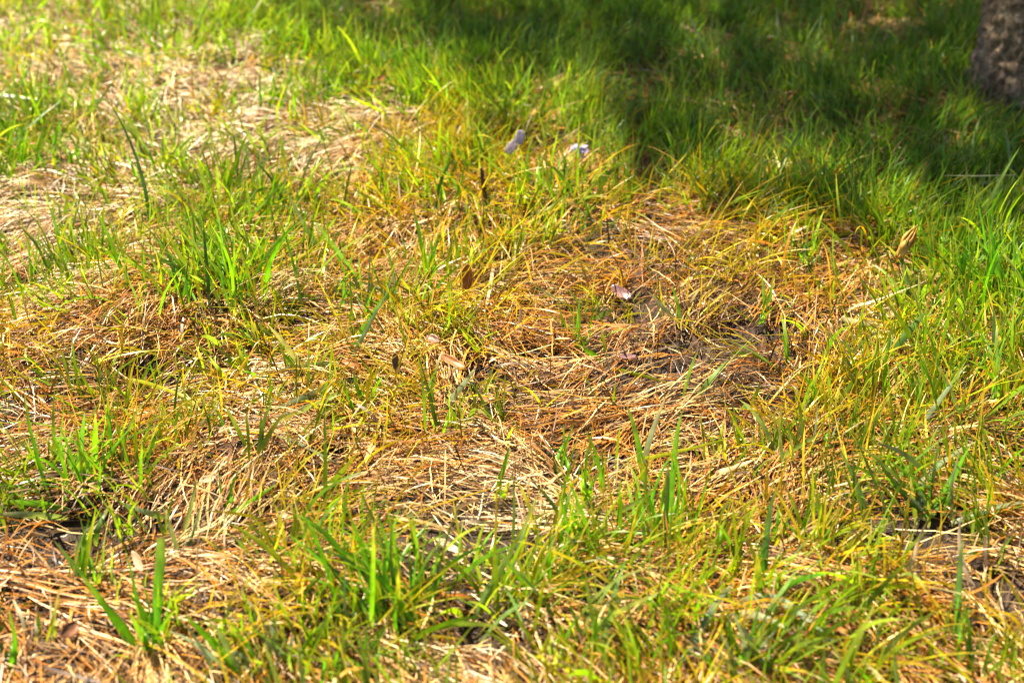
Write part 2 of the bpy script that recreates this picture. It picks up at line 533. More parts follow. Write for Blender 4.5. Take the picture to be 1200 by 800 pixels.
def make_straw():
    rng = np.random.default_rng(11)
    S = 6
    # combed locks
    c = scatter(2300, 0.16, rng)
    px, py = project(c[:, 0], c[:, 1])
    green = sample(G_GRID, px, py) / 9
    keep = rng.random(len(c)) < np.clip(1.05 - 0.75 * green, 0.15, 1) * (1 - 0.97 * hole(c[:, 0], c[:, 1]))
    c = c[keep]
    PP, CC, WW = [], [], []
    reps = rng.integers(8, 36, len(c))
    k = np.repeat(np.arange(len(c)), reps)
    n = len(k)
    fa = flow(c[:, 0], c[:, 1]) + rng.normal(0, 0.25, len(c))
    lb = rng.normal(0, 0.28, len(c)); la = rng.gamma(1.5, 0.0024, len(c)); ll = rng.uniform(0.04, 0.085, len(c))
    perp = rng.normal(0, 0.009, n); along = rng.normal(0, 0.018, n)
    a0 = fa[k]
    sx = c[k, 0] + np.cos(a0) * (along - ll[k] / 2) - np.sin(a0) * perp
    sy = c[k, 1] + np.sin(a0) * (along - ll[k] / 2) + np.cos(a0) * perp
    P = lie(sx, sy, a0 + rng.normal(0, 0.27, n), ll[k] * rng.uniform(0.7, 1.25, n), lb[k] + rng.normal(0, 0.25, n),
            rng.uniform(0.0, 0.007, n), la[k] * rng.uniform(0.3, 1.5, n), S, rng, 0.0004)
    qx, qy = project(P[:, 2, 0], P[:, 2, 1])
    lockc = straw_colour(px[keep], py[keep], len(c), rng)
    col = 0.55 * straw_colour(qx, qy, n, rng) + 0.45 * lockc[k]
    PP.append(P); CC.append(col); WW.append(rng.uniform(0.00034, 0.00072, n))
    # loose single stalks lying every way
    c = scatter(36000, 0.14, rng)
    px, py = project(c[:, 0], c[:, 1])
    keep = rng.random(len(c)) < np.clip(1.1 - 0.6 * sample(G_GRID, px, py) / 9, 0.2, 1) * (1 - 0.93 * hole(c[:, 0], c[:, 1]))
    c = c[keep]; n = len(c)
    a = flow(c[:, 0], c[:, 1]) + rng.normal(0, 0.9, n)
    P = lie(c[:, 0], c[:, 1], a, rng.uniform(0.015, 0.065, n), rng.normal(0, 0.35, n), rng.uniform(0.0, 0.010, n), rng.gamma(1.3, 0.0018, n), S, rng, 0.0004)
    P[:, :, 2] += np.linspace(-1, 1, S)[None] * rng.normal(0, 0.004, (n, 1))
    P[:, :, 2] = np.maximum(P[:, :, 2], height(P[..., 0], P[..., 1]) + 0.001)
    qx, qy = project(P[:, 2, 0], P[:, 2, 1])
    PP.append(P); CC.append(straw_colour(qx, qy, n, rng)); WW.append(np.where(rng.random(n) < 0.93, rng.uniform(0.0003, 0.00068, n), rng.uniform(0.0008, 0.0015, n)))
    # short broken bits pressed into the soil
    c = scatter(15000, 0.10, rng); n = len(c)
    P = lie(c[:, 0], c[:, 1], rng.uniform(0, 6.28, n), rng.uniform(0.004, 0.020, n), rng.normal(0, 0.3, n), rng.uniform(-0.001, 0.006, n), np.zeros(n), S, rng, 0.0003)
    px, py = project(c[:, 0], c[:, 1])
    PP.append(P); CC.append(straw_colour(px, py, n, rng)); WW.append(rng.uniform(0.0003, 0.0009, n))
    # bits of dead stubble standing in the mat
    c = scatter(5000, 0.14, rng); n = len(c)
    px, py = project(c[:, 0], c[:, 1])
    z = height(c[:, 0], c[:, 1])
    P = grow(np.column_stack([c, z]), rng.uniform(0.015, 0.045, n), rng.uniform(0, 6.28, n), rng.uniform(0.1, 1.2, n), rng.uniform(-0.3, 1.3, n), rng.normal(0, 0.5, n), S)
    PP.append(P); CC.append(straw_colour(px, py, n, rng)); WW.append(rng.uniform(0.0004, 0.0010, n))
    P = np.concatenate(PP); C = np.concatenate(CC); W = np.concatenate(WW)
    hh = hole(P[:, 1:-1, 0], P[:, 1:-1, 1]).max(1)
    k = rng.random(len(P)) > np.clip((hh - 0.22) * 1.4, 0, 0.88)
    P, C, W = P[k], C[k], W[k]
    W = W * 0.86
    N = len(P)
    roll = rng.normal(0, 0.5, (N, 1)) + rng.normal(0, 0.6, (N, 1)) * np.linspace(0, 1, S)[None]
    Cs = np.repeat(C[:, None], S, 1) * (1 + 0.15 * (rng.random((N, S, 1)) - 0.5))
    me = ribbon_mesh('dry_straw', P, taper(S, W, 'straw'), sides(P, roll), Cs)
    o = link_mesh('dry_straw', me, M_STRAW)
    tag(o, 'flattened tan and orange-brown dead straw matted over the lawn', 'dry grass', kind='stuff')
    print('straw', N)
make_straw()

# ------------------------------------------------------------------ fine growing grass (stuff)
GREENS = [(.11, .30, .008), (.17, .38, .010), (.25, .44, .011), (.07, .22, .016), (.32, .45, .012)]
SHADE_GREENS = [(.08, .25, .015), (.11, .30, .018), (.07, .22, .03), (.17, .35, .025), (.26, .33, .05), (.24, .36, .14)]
YELLOWS = [(.52, .40, .006), (.42, .42, .006), (.55, .36, .006), (.55, .23, .008), (.31, .41, .006), (.60, .44, .03), (.48, .42, .006)]

def make_clumps(name, label, mat, nclump, grid, power, per, Lr, wr, th, bend, pal, rng, S, tipc, tip_amt, margin=0.16, spread=0.010, cond=None, dens=1.0):
    c = scatter(nclump, margin, rng)
    px, py = project(c[:, 0], c[:, 1])
    d = (sample(grid, px, py - 22) / 9) ** power * dens
    patch = np.clip(0.35 + 1.3 * (vnoise(c[:, 0], c[:, 1], 0.05, 51) - 0.25), 0.2, 1.3)
    keep = rng.random(len(c)) < d * patch * (1 - 0.9 * hole(c[:, 0], c[:, 1]))
    keep &= ((c[:, 0] - TREE_BASE.x) ** 2 + (c[:, 1] - TREE_BASE.y) ** 2) > (TREE_R * 1.0) ** 2
    if cond is not None: keep &= cond(c[:, 0], c[:, 1], rng)
    c = c[keep]; m = len(c)
    dd = np.clip(d[keep], 0.1, 1)
    reps = rng.integers(per[0], per[1], m)
    k = np.repeat(np.arange(m), reps); n = len(k)
    off = rng.normal(0, spread, (n, 2))
    x = c[k, 0] + off[:, 0]; y = c[k, 1] + off[:, 1]
    cphi = flow(c[:, 0], c[:, 1]) + rng.normal(0, 0.8, m)
    out = np.arctan2(off[:, 1], off[:, 0])
    pick = rng.random(n) < 0.68
    phi = np.where(pick, cphi[k], out) + rng.normal(0, 0.4, n)
    cl = rng.uniform(0.75, 1.25, m) * (0.75 + 0.35 * dd)
    Ln = rng.uniform(Lr[0], Lr[1], n) * cl[k]
    t0 = np.abs(rng.normal(th[0], th[1], n)); db = np.maximum(rng.normal(bend[0], bend[1], n), -0.1)
    P = grow(np.column_stack([x, y, height(x, y)]), Ln, phi, t0, db, rng.normal(0, 0.3, n), S)
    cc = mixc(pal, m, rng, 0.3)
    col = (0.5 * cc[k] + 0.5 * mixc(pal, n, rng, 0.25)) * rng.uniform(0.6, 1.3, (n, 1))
    ta = np.clip(rng.normal(tip_amt, 0.3, n), 0, 1)[:, None, None] * np.linspace(0, 1, S)[None, :, None] ** 2.2
    tip = np.array(tipc)
    C = col[:, None] * (1 - ta) + tip[None, None] * ta
    ba = (0.35 * np.clip(1 - np.linspace(0, 1, S) / 0.3, 0, 1))[None, :, None]
    C = C * (1 - ba) + np.array([.42, .36, .16]) * ba
    W = rng.uniform(wr[0], wr[1], n)
    roll = rng.uniform(-1.2, 1.2, (n, 1)) + rng.normal(0, 0.6, (n, 1)) * np.linspace(0, 1, S)[None]
    me = ribbon_mesh(name, P, taper(S, W), sides(P, roll), C)
    o = link_mesh(name, me, mat)
    tag(o, label, 'grass', kind='stuff')
    print(name, n)

r2 = np.random.default_rng(23)
make_clumps('yellowing_grass', 'fine golden yellow grass bending over in the dying patch', M_YELLOW, 11000, Y_GRID, 2.3, (7, 19), (0.03, 0.085), (0.0003, 0.0010),
            (0.95, 0.42), (0.60, 0.45), YELLOWS, r2, 7, (.55, .33, .06), 0.22, spread=0.012, dens=1.2, cond=lambda x, y, r: (shade_side(x, y) < 0.06) | (r.random(len(x)) < 0.22))
make_clumps('sunlit_grass', 'fine bright green grass growing in the sunlit part of the lawn', M_GREEN, 9500, G_GRID, 1.15, (5, 14), (0.022, 0.064), (0.0004, 0.0012),
            (0.40, 0.30), (0.40, 0.4), GREENS, r2, 7, (.50, .38, .08), 0.25, spread=0.009, cond=lambda x, y, r: shade_side(x, y) < 0.03 + 0.05 * r.random(len(x)))
make_clumps('coarse_grass', 'broader green grass blades scattered through the sunlit lawn', M_GREEN, 2300, G_GRID, 1.1, (2, 6), (0.04, 0.09), (0.0011, 0.0021),
            (0.4, 0.3), (0.6, 0.5), [*GREENS, (.17, .26, .13), (.24, .33, .16), (.12, .28, .012)], r2, 9, (.50, .38, .08), 0.25, spread=0.008, cond=lambda x, y, r: shade_side(x, y) < 0.03)
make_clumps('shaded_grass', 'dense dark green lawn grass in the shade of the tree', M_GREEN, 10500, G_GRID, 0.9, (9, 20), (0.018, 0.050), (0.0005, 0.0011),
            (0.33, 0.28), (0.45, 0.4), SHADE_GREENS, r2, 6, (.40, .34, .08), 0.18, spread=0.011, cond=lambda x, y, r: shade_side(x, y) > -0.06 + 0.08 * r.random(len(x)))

def make_far_lawn():
    """the lawn goes on round the patch that the picture shows"""
    rng = np.random.default_rng(77)
    n = 60000
    r = 0.6 + 4.2 * rng.random(n) ** 0.6; a = rng.uniform(0, 6.283, n)
    x = r * np.cos(a); y = 1.2 + r * np.sin(a)
    k = ~in_view(x, y, 0.13) & (np.hypot(x, y) > 0.25)
    x, y = x[k], y[k]; n = len(x)
    P = grow(np.column_stack([x, y, height(x, y)]), rng.uniform(0.04, 0.09, n), rng.uniform(0, 6.28, n), np.abs(rng.normal(0.5, 0.4, n)), rng.uniform(0.2, 1.2, n), rng.normal(0, 0.5, n), 5)
    mixed = [*GREENS, *YELLOWS, (.55, .36, .15), (.45, .25, .08)]
    c = mixc(mixed, n, rng, 0.25)
    W = rng.uniform(0.001, 0.0024, n) * np.clip(np.hypot(x, y - 1.2), 1, 3)
    me = ribbon_mesh('outer_lawn', P, taper(5, W), sides(P, rng.uniform(-1.2, 1.2, (n, 1)) * np.ones((1, 5))), np.repeat(c[:, None], 5, 1))
    o = link_mesh('lawn_grass', me, M_GREEN)
    tag(o, 'patchy green and yellow lawn stretching away round the dying patch', 'grass', kind='stuff')
make_far_lawn()

# ------------------------------------------------------------------ single blades and tufts
COLS = {
    'g': ((.10, .34, .008), (.19, .47, .012)), 'd': ((.05, .13, .022), (.075, .18, .03)), 'y': ((.26, .40, .014), (.40, .42, .018)),
    'b': ((.17, .26, .13), (.26, .34, .20)), 'w': ((.42, .44, .27), (.60, .52, .34)), 's': ((.62, .42, .20), (.74, .57, .34)), 'o': ((.46, .22, .05), (.56, .31, .09)),
}
def colour(code, rng):
    a, b = COLS[code]; f = rng.random()
    return np.array(a) * (1 - f) + np.array(b) * f

def folded_blade(name, pts, wpx, code, parent, origin, rng, roll=None, cut=False, mat=None):
    """one broad leaf blade, V-folded along its midrib. pts: world points base..tip"""
    S = 10
    pts = np.array([tuple(p) for p in pts])
    if len(pts) == 2:
        m = pts.mean(0) + rng.normal(0, 0.03, 3) * np.linalg.norm(pts[1] - pts[0])
        pts = np.array([pts[0], m, pts[1]])
    # quadratic/cubic interpolation through the traced points
    cum = np.concatenate([[0], np.cumsum(np.linalg.norm(np.diff(pts, axis=0), axis=1))]); cum /= cum[-1]
    t = np.linspace(0, 1, S)
    deg = min(len(pts) - 1, 3)
    P = np.stack([np.polyval(np.polyfit(cum, pts[:, a], deg), t) for a in range(3)], -1)
    P[:, :2] += np.cumsum(rng.normal(0, 0.00025, (S, 2)), 0)
    dep = P[0, 1] * CP + (CAM_H - P[0, 2]) * SP
    hw = 0.88 * wpx / FPX * dep / 2
    prof = np.interp(t, [0, .12, .4, .75, .92, 1], [.62, .9, 1, .74, .38, .05] if not cut else [.6, .85, 1, 1, .95, .85])
    T = unit(np.gradient(P, axis=0))
    view = unit(P - np.array([0, 0, CAM_H]))
    side = unit(np.cross(T, view)); nn = unit(np.cross(side, T))
    r = (rng.normal(0, 0.45) if roll is None else roll) + rng.normal(0, 0.5) * t
    A = side * np.cos(r)[:, None] + nn * np.sin(r)[:, None]
    Nn = -side * np.sin(r)[:, None] + nn * np.cos(r)[:, None]
    w = (hw * prof)[:, None]
    fold = 0.28 * w
    V = np.stack([P - A * w + Nn * fold, P, P + A * w + Nn * fold], 1) - np.array(tuple(origin))
    c = colour(code, rng)
    tipc = np.array([.56, .40, .14]); ta = (np.clip(rng.normal(0.3, 0.35), 0, .9) * t ** 4)[:, None]
    ba = (0.4 * np.clip(1 - t / 0.22, 0, 1))[:, None]
    C = c[None] * (1 - ta) + tipc * ta
    C = C * (1 - ba) + np.array([.50, .46, .26]) * ba
    C = np.repeat(C[:, None], 3, 1).copy()
    C[:, 1] *= 1.18                                    # paler midrib
    i = np.arange(S * 3).reshape(S, 3)
    Q = np.concatenate([np.stack([i[:-1, a], i[:-1, a + 1], i[1:, a + 1], i[1:, a]], -1) for a in (0, 1)])
    me = fast_mesh(name, V, Q, C)
    return link_mesh(name, me, mat or (M_STRAW if code in 'so' else M_GREEN), parent)

def trace(pix, rng, lean=None, lift=0.0, lying=False):
    """pixel points base..tip -> world points; the base stands on the ground, a lying blade rests on the mat"""
    g = ground_at(*pix[0])
    g.z = hz(g) + lift
    g = ground_at(pix[0][0], pix[0][1], g.z)
    D = depth_of(g)
    k = rng.normal(0, 0.35) if lean is None else lean
    out = [g]
    for j, (u, v) in enumerate(pix[1:]):
        up = max(0.0, (pix[0][1] - v) / FPX * D)
        p = Vector((0, 0, CAM_H)) + ray(u, v) * (D + k * up)
        if lying or p.z < 0.010:
            fl = 0.014 + 0.008 * rng.random()
            p = ground_at(u, v, fl); p.z = fl
        out.append(p)
    return out

LAB = 'green grass tuft of upright blades growing out of the dry straw'
def tuft(base, blades, label=None, group=None, seed=0, name='grass_tuft'):
    """blades: list of (pixel points base..tip, width px, colour code[, options])"""
    rng = np.random.default_rng(500 + seed)
    g = ground_at(*base); g.z = hz(g)
    root = empty(name, g)
    tag(root, label or LAB, 'grass', group or ('green grass tufts in the straw'))
    for b in blades:
        opt = b[3] if len(b) > 3 else {}
        pts = trace(b[0], rng, opt.get('lean'), lying=opt.get('lying', False))
        folded_blade('blade', pts, b[1], b[2], root, g, rng, opt.get('roll'), opt.get('cut', False))
    return root

def fan(base, n, H, a0, a1, w, codes, seed, spread=10):
    """a random fan of blades for a tuft: H pixel length, a0..a1 lean in degrees from upright"""
    rng = random.Random(900 + seed)
    out = []
    for k in range(n):
        bx = base[0] + rng.gauss(0, spread); by = base[1] + rng.gauss(0, spread * 0.35)
        h = H * rng.uniform(0.35, 1.08)
        a = math.radians(rng.uniform(a0, a1)); b = a + math.radians(rng.gauss(0, 16)) + a * 0.5
        mx = bx + math.sin(a) * h * 0.55; my = by - math.cos(a) * h * 0.55
        tx = mx + math.sin(b) * h * 0.45; ty = my - math.cos(b) * h * 0.45
        out.append(([(bx, by), (mx, my), (tx, ty)], w * rng.uniform(0.65, 1.2), rng.choice(codes)))
    return out

TUFTS = [
    # base, fan(n, H, a0, a1, w, codes, spread), traced blades, label
    ((200, 358), (13, 112, -38, 28, 5.0, 'gggyyd', 22), [([(176, 275), (162, 195), (126, 118)], 5.5, 'd', {'roll': 0.2, 'lean': 0.1})], 'dense tall green tuft with one long dark blade leaning out of it'),
    ((288, 358), (13, 118, -30, 25, 5.0, 'gggyy', 15), [([(275, 330), (240, 290), (212, 268)], 5, 'g')], 'dense tall green tuft standing beside the brown curled leaf'),
    ((248, 300), (9, 72, -35, 35, 4.5, 'ggy', 16), [], 'shorter green tuft filling the gap behind the two tall tufts'),
    ((65, 328), (8, 92, -32, 12, 4.5, 'gyd', 10), [], None),
    ((18, 352), (6, 92, -35, 5, 4.5, 'gy', 8), [], None),
    ((30, 195), (16, 62, -25, 25, 4.5, 'ggy', 18), [], 'soft green tuft at the edge of the bleached straw near the pale stick'),
    ((100, 195), (7, 45, -40, 10, 4, 'gyb', 10), [], None),
    ((192, 198), (12, 48, -30, 45, 4, 'yyg', 13), [], 'yellow-green tuft fanning beside the long dark blade'),
    ((338, 272), (6, 82, -30, 10, 4, 'gyd', 10), [], None),
    ((378, 305), (4, 70, -10, 35, 4.5, 'gy', 9), [([(380, 306), (356, 262), (336, 224)], 7, 'b'), ([(436, 346), (400, 300), (362, 250)], 6.5, 'g')], 'tuft with two long blades slanting over bare straw, one grey-green'),
    ((440, 372), (15, 85, -45, 25, 5, 'gyb', 14), [([(402, 428), (432, 375), (462, 335)], 7, 'g', {'roll': 0.2})], 'tuft with a broad bright blade bowed over the golden grass'),
    ((452, 192), (5, 42, -20, 30, 4.5, 'gd', 7), [([(450, 195), (458, 172), (470, 144)], 5.5, 'd')], 'small tuft with a dark grey-green blade among golden grass'),
    ((520, 250), (4, 85, -12, 12, 4.5, 'dg', 7), [], None),
    ((510, 336), (5, 78, -25, 12, 5, 'gy', 6), [([(506, 338), (495, 290), (483, 240)], 6, 'g')], None),
    ((325, 132), (8, 55, -25, 20, 4, 'yg', 8), [], None), ((370, 122), (7, 42, -25, 25, 4, 'yg', 8), [], None), ((250, 130), (7, 34, -30, 30, 4, 'gy', 8), [], None),
    ((640, 235), (9, 75, -18, 18, 4.5, 'yyg', 13), [], 'slender yellow-green tuft just in front of the faded lilac petal'),
    ((725, 232), (7, 55, -30, 30, 4, 'yg', 14), [], None),
    ((905, 245), (12, 85, -28, 28, 4, 'gyd', 20), [], None), ((1000, 250), (14, 85, -28, 28, 4, 'ggd', 22), [], None),
    ((1062, 372), (5, 60, -18, 18, 4.5, 'gyd', 12), [([(1064, 366), (1060, 330), (1056, 300)], 5, 'd'), ([(1020, 436), (1050, 405), (1088, 362)], 12, 'd', {'roll': 0.15, 'lean': -0.2})], 'tuft with a very broad blue-green blade slanting across golden grass'),
    ((1120, 345), (12, 95, -30, 22, 5, 'ggy', 16), [], None), ((1182, 370), (16, 135, -28, 18, 5, 'gggy', 16), [], 'tall thick bright green tuft below the shaded lawn edge'),
    ((1125, 300), (9, 70, -35, 30, 4.5, 'gy', 16), [], None), ((1185, 270), (12, 85, -45, 20, 4.5, 'gyb', 16), [], None),
    ((948, 315), (8, 62, -35, 35, 4, 'gyd', 14), [], None),
    ((798, 386), (2, 30, -20, 20, 3.5, 'gy', 3), [([(799, 384), (782, 364), (757, 340)], 6, 'b'), ([(800, 386), (795, 360), (787, 332)], 5, 'g')], 'little two-bladed sprout beside the dark wet hollow'),
    ((676, 412), (2, 30, -20, 25, 4, 'gy', 3), [([(675, 408), (677, 380), (678, 350)], 6.5, 'g'), ([(712, 430), (695, 415), (672, 402)], 9, 'g', {'lying': True}), ([(713, 428), (708, 405), (703, 382)], 5, 'y')], 'small sprout with one stiff upright blade near the lilac-brown leaf'),
    ((896, 376), (2, 28, -30, 30, 3.5, 'gy', 3), [([(897, 376), (896, 350), (894, 318)], 4.5, 'g')], None),
    ((516, 508), (3, 40, -25, 25, 4.5, 'yg', 5), [([(514, 512), (500, 455), (486, 405)], 8, 'd', {'roll': 0.6}), ([(515, 488), (535, 460), (558, 430)], 9, 'b', {'roll': 0.1})], 'sprout of one dark blade and one broad grey-green blade in a V'),
    ((430, 484), (3, 42, -20, 20, 4.5, 'gy', 5), [([(429, 482), (421, 460), (412, 432)], 6, 'g'), ([(428, 480), (436, 462), (447, 440)], 7, 'g'), ([(416, 492), (408, 470), (398, 445)], 5, 'g')], 'three-bladed green sprout in front of the orange dead leaf'),
    ((395, 455), (0, 10, 0, 1, 4, 'g', 3), [([(424, 436), (370, 440), (322, 452)], 8, 'w', {'lying': True}), ([(426, 444), (375, 458), (318, 482)], 10, 'b', {'lying': True}), ([(422, 452), (380, 470), (310, 502)], 9, 'b', {'lying': True}), ([(416, 432), (365, 428), (315, 440)], 7, 'b', {'lying': True}), ([(420, 448), (360, 476), (300, 496)], 6, 'w', {'lying': True}), ([(405, 428), (430, 385), (452, 345)], 7, 'b')], 'flattened sheaf of pale grey-green blades combed sideways over straw'),
    ((345, 442), (4, 45, -35, 5, 4.5, 'gy', 7), [([(362, 442), (340, 412), (314, 380)], 8, 'w'), ([(338, 425), (330, 405), (322, 388)], 6, 'g')], 'tuft with a pale silvery blade leaning away from straw sheaf'),
    ((285, 440), (3, 40, -30, -5, 5, 'yg', 5), [([(292, 444), (283, 420), (274, 398)], 6, 'y'), ([(266, 448), (256, 434), (244, 416)], 6, 'y')], None),
    ((255, 512), (3, 42, -25, 0, 4.5, 'yg', 6), [([(248, 535), (232, 520), (220, 498)], 6, 'y')], None),
    ((92, 565), (9, 80, -45, 40, 6, 'ggy', 14), [([(92, 568), (94, 525), (98, 482)], 9, 'g'), ([(110, 545), (113, 515), (112, 484)], 9, 'g', {'roll': 0.1}), ([(134, 545), (130, 505), (127, 458)], 6, 'g'), ([(140, 545), (150, 500), (178, 462)], 7, 'b'), ([(60, 586), (42, 530), (28, 458)], 6, 'g'), ([(166, 582), (165, 550), (167, 515)], 6, 'g'), ([(82, 598), (40, 590), (0, 588)], 9, 'g', {'lying': True}), ([(80, 608), (35, 604), (-10, 602)], 10, 'b', {'lying': True}), ([(112, 640), (118, 612), (130, 590)], 8, 'd'), ([(198, 608), (172, 600), (142, 588)], 8, 'b', {'lying': True}), ([(90, 560), (75, 530), (58, 505)], 7, 'g')], 'wide bright green tuft with two blades lying flat on straw'),
    ((180, 765), (5, 95, -40, 25, 6, 'gy', 8), [([(181, 765), (184, 700), (188, 630)], 13, 'g', {'cut': True, 'roll': 0.1}), ([(176, 765), (160, 700), (146, 640)], 7, 'g'), ([(170, 768), (130, 715), (95, 672)], 9, 'g'), ([(160, 770), (110, 690), (70, 640)], 7, 'g')], 'tuft with one thick square-cut blade standing straight up'),
    ((105, 690), (7, 95, -30, 12, 6, 'gyb', 9), [([(108, 690), (98, 640), (84, 590)], 7, 'g')], None),
    ((10, 790), (4, 95, -20, 5, 8, 'gd', 8), [], None), ((48, 755), (4, 75, -15, 15, 6, 'gyw', 8), [], None),
    ((455, 735), (24, 150, -42, 22, 7.5, 'ggggyd', 18), [([(448, 700), (425, 640), (398, 575)], 10, 'g'), ([(460, 690), (440, 620), (416, 565)], 8, 'd'), ([(468, 690), (462, 640), (444, 570)], 8, 'g'), ([(420, 690), (385, 630), (340, 600)], 8, 'g')], 'largest green tuft of long stiff blades above a dark hollow'),
    ((285, 800), (5, 100, -50, 10, 8, 'gb', 12), [([(288, 800), (250, 755), (214, 718)], 12, 'g')], 'tuft of broad soft blades at the foot of the pale straw'),
    ((588, 588), (3, 40, -10, 25, 5, 'gy', 4), [([(580, 586), (588, 555), (598, 522)], 7, 'g')], None),
    ((772, 645), (9, 135, -18, 22, 6, 'ggy', 14), [([(757, 590), (750, 530), (734, 472)], 9, 'g', {'roll': 0.3}), ([(785, 640), (788, 560), (800, 478)], 9, 'g'), ([(752, 565), (762, 515), (782, 462)], 8, 'b'), ([(776, 660), (780, 600), (784, 540)], 8, 'd')], 'tall slender green tuft with forked blades between straw and golden grass'),
    ((665, 565), (5, 80, -12, 14, 5, 'gyd', 8), [], None), ((690, 590), (4, 85, -12, 12, 5, 'gy', 6), [], None),
    ((672, 650), (9, 95, -25, 15, 6, 'gyd', 14), [], None), ((632, 700), (12, 75, -40, 30, 6, 'ygg', 16), [], None),
    ((898, 688), (4, 70, -20, 15, 6, 'gy', 8), [([(898, 690), (896, 630), (906, 572)], 10, 'd', {'roll': 0.1})], 'tuft with one broad dark upright blade among short yellow grass'),
    ((880, 540), (8, 75, -28, 22, 5, 'gyy', 13), [], None), ((945, 535), (7, 70, -30, 30, 5, 'gyb', 12), [([(900, 545), (935, 525), (970, 505)], 8, 'b', {'lying': True})], None),
    ((1085, 612), (7, 80, -35, 40, 7, 'gyb', 14), [([(1088, 612), (1060, 580), (1028, 540)], 9, 'd'), ([(1090, 605), (1112, 565), (1138, 520)], 12, 'g', {'roll': 0.1}), ([(1115, 612), (1160, 595), (1210, 588)], 12, 'b', {'lean': 0.0}), ([(1060, 590), (1100, 545), (1150, 515)], 9, 'b')], 'spreading tuft with broad pale blades over a dark damp hollow'),
    ((820, 745), (5, 80, -25, 25, 7, 'gy', 10), [([(790, 800), (820, 735), (858, 682)], 12, 'b', {'roll': 0.2}), ([(825, 730), (880, 702), (912, 698), (945, 730), (975, 750)], 13, 'b', {'roll': 0.1}), ([(850, 726), (890, 722), (925, 738)], 10, 'w', {'lying': True})], 'tuft with broad grey-green blades arched over and bent to the ground'),
    ((1130, 795), (3, 100, -10, 15, 7, 'gd', 8), [([(1125, 775), (1122, 705), (1128, 630)], 10, 'd')], 'sparse tuft with a single dark blade beside brown collapsed stems'),
    ((1060, 480), (10, 100, -25, 30, 5, 'gyy', 14), [], None), ((1028, 468), (8, 85, -25, 20, 5, 'gyd', 12), [], None), ((1112, 478), (9, 100, -25, 25, 5, 'ggy', 13), [([(1075, 505), (1100, 465), (1132, 425)], 7, 'b')], None), ((985, 490), (8, 75, -30, 25, 5, 'yyg', 13), [], None), ((1180, 470), (10, 100, -30, 22, 5, 'gyy', 13), [], None),
    ((725, 785), (12, 85, -35, 30, 6.5, 'gyy', 18), [], None), ((645, 785), (9, 65, -40, 25, 7, 'yg', 16), [], None), ((965, 780), (7, 90, -35, 25, 7, 'gyb', 16), [], None), ((1015, 720), (7, 80, -35, 25, 6, 'gyy', 15), [], None), ((865, 800), (7, 85, -30, 30, 8, 'gb', 14), [], None),
    ((335, 785), (10, 80, -40, 35, 7, 'gyb', 16), [], None), ((400, 800), (8, 80, -40, 30, 8, 'gb', 16), [], None), ((945, 640), (8, 85, -30, 28, 6, 'gyy', 15), [], None), ((845, 660), (8, 80, -30, 28, 6, 'gyy', 15), [], None), ((560, 690), (6, 80, -40, 30, 6, 'gy', 16), [], None), ((325, 660), (8, 75, -45, 25, 6, 'yyg', 18), [([(355, 690), (310, 640), (262, 612)], 8, 'y')], None),
    ((215, 650), (3, 70, -20, 20, 6, 'b', 6), [([(212, 640), (222, 600), (232, 560)], 8, 'b')], None),
    ((265, 600), (2, 45, -10, 30, 5, 'g', 4), [([(240, 628), (278, 598), (322, 568)], 8, 'g', {'lean': 0.3})], None),
    ((460, 95), (14, 55, -30, 30, 4.5, 'ddg', 16), [], 'dark green tuft at the very edge of the tree shade'),
    ((820, 215), (12, 65, -45, 45, 4, 'gbd', 18), [], 'tuft of mixed grey-green blades where shade meets golden grass'),
    ((1150, 215), (12, 75, -60, 30, 4.5, 'gbd', 18), [], 'tuft of drooping blades at the foot of the tree trunk'),
]
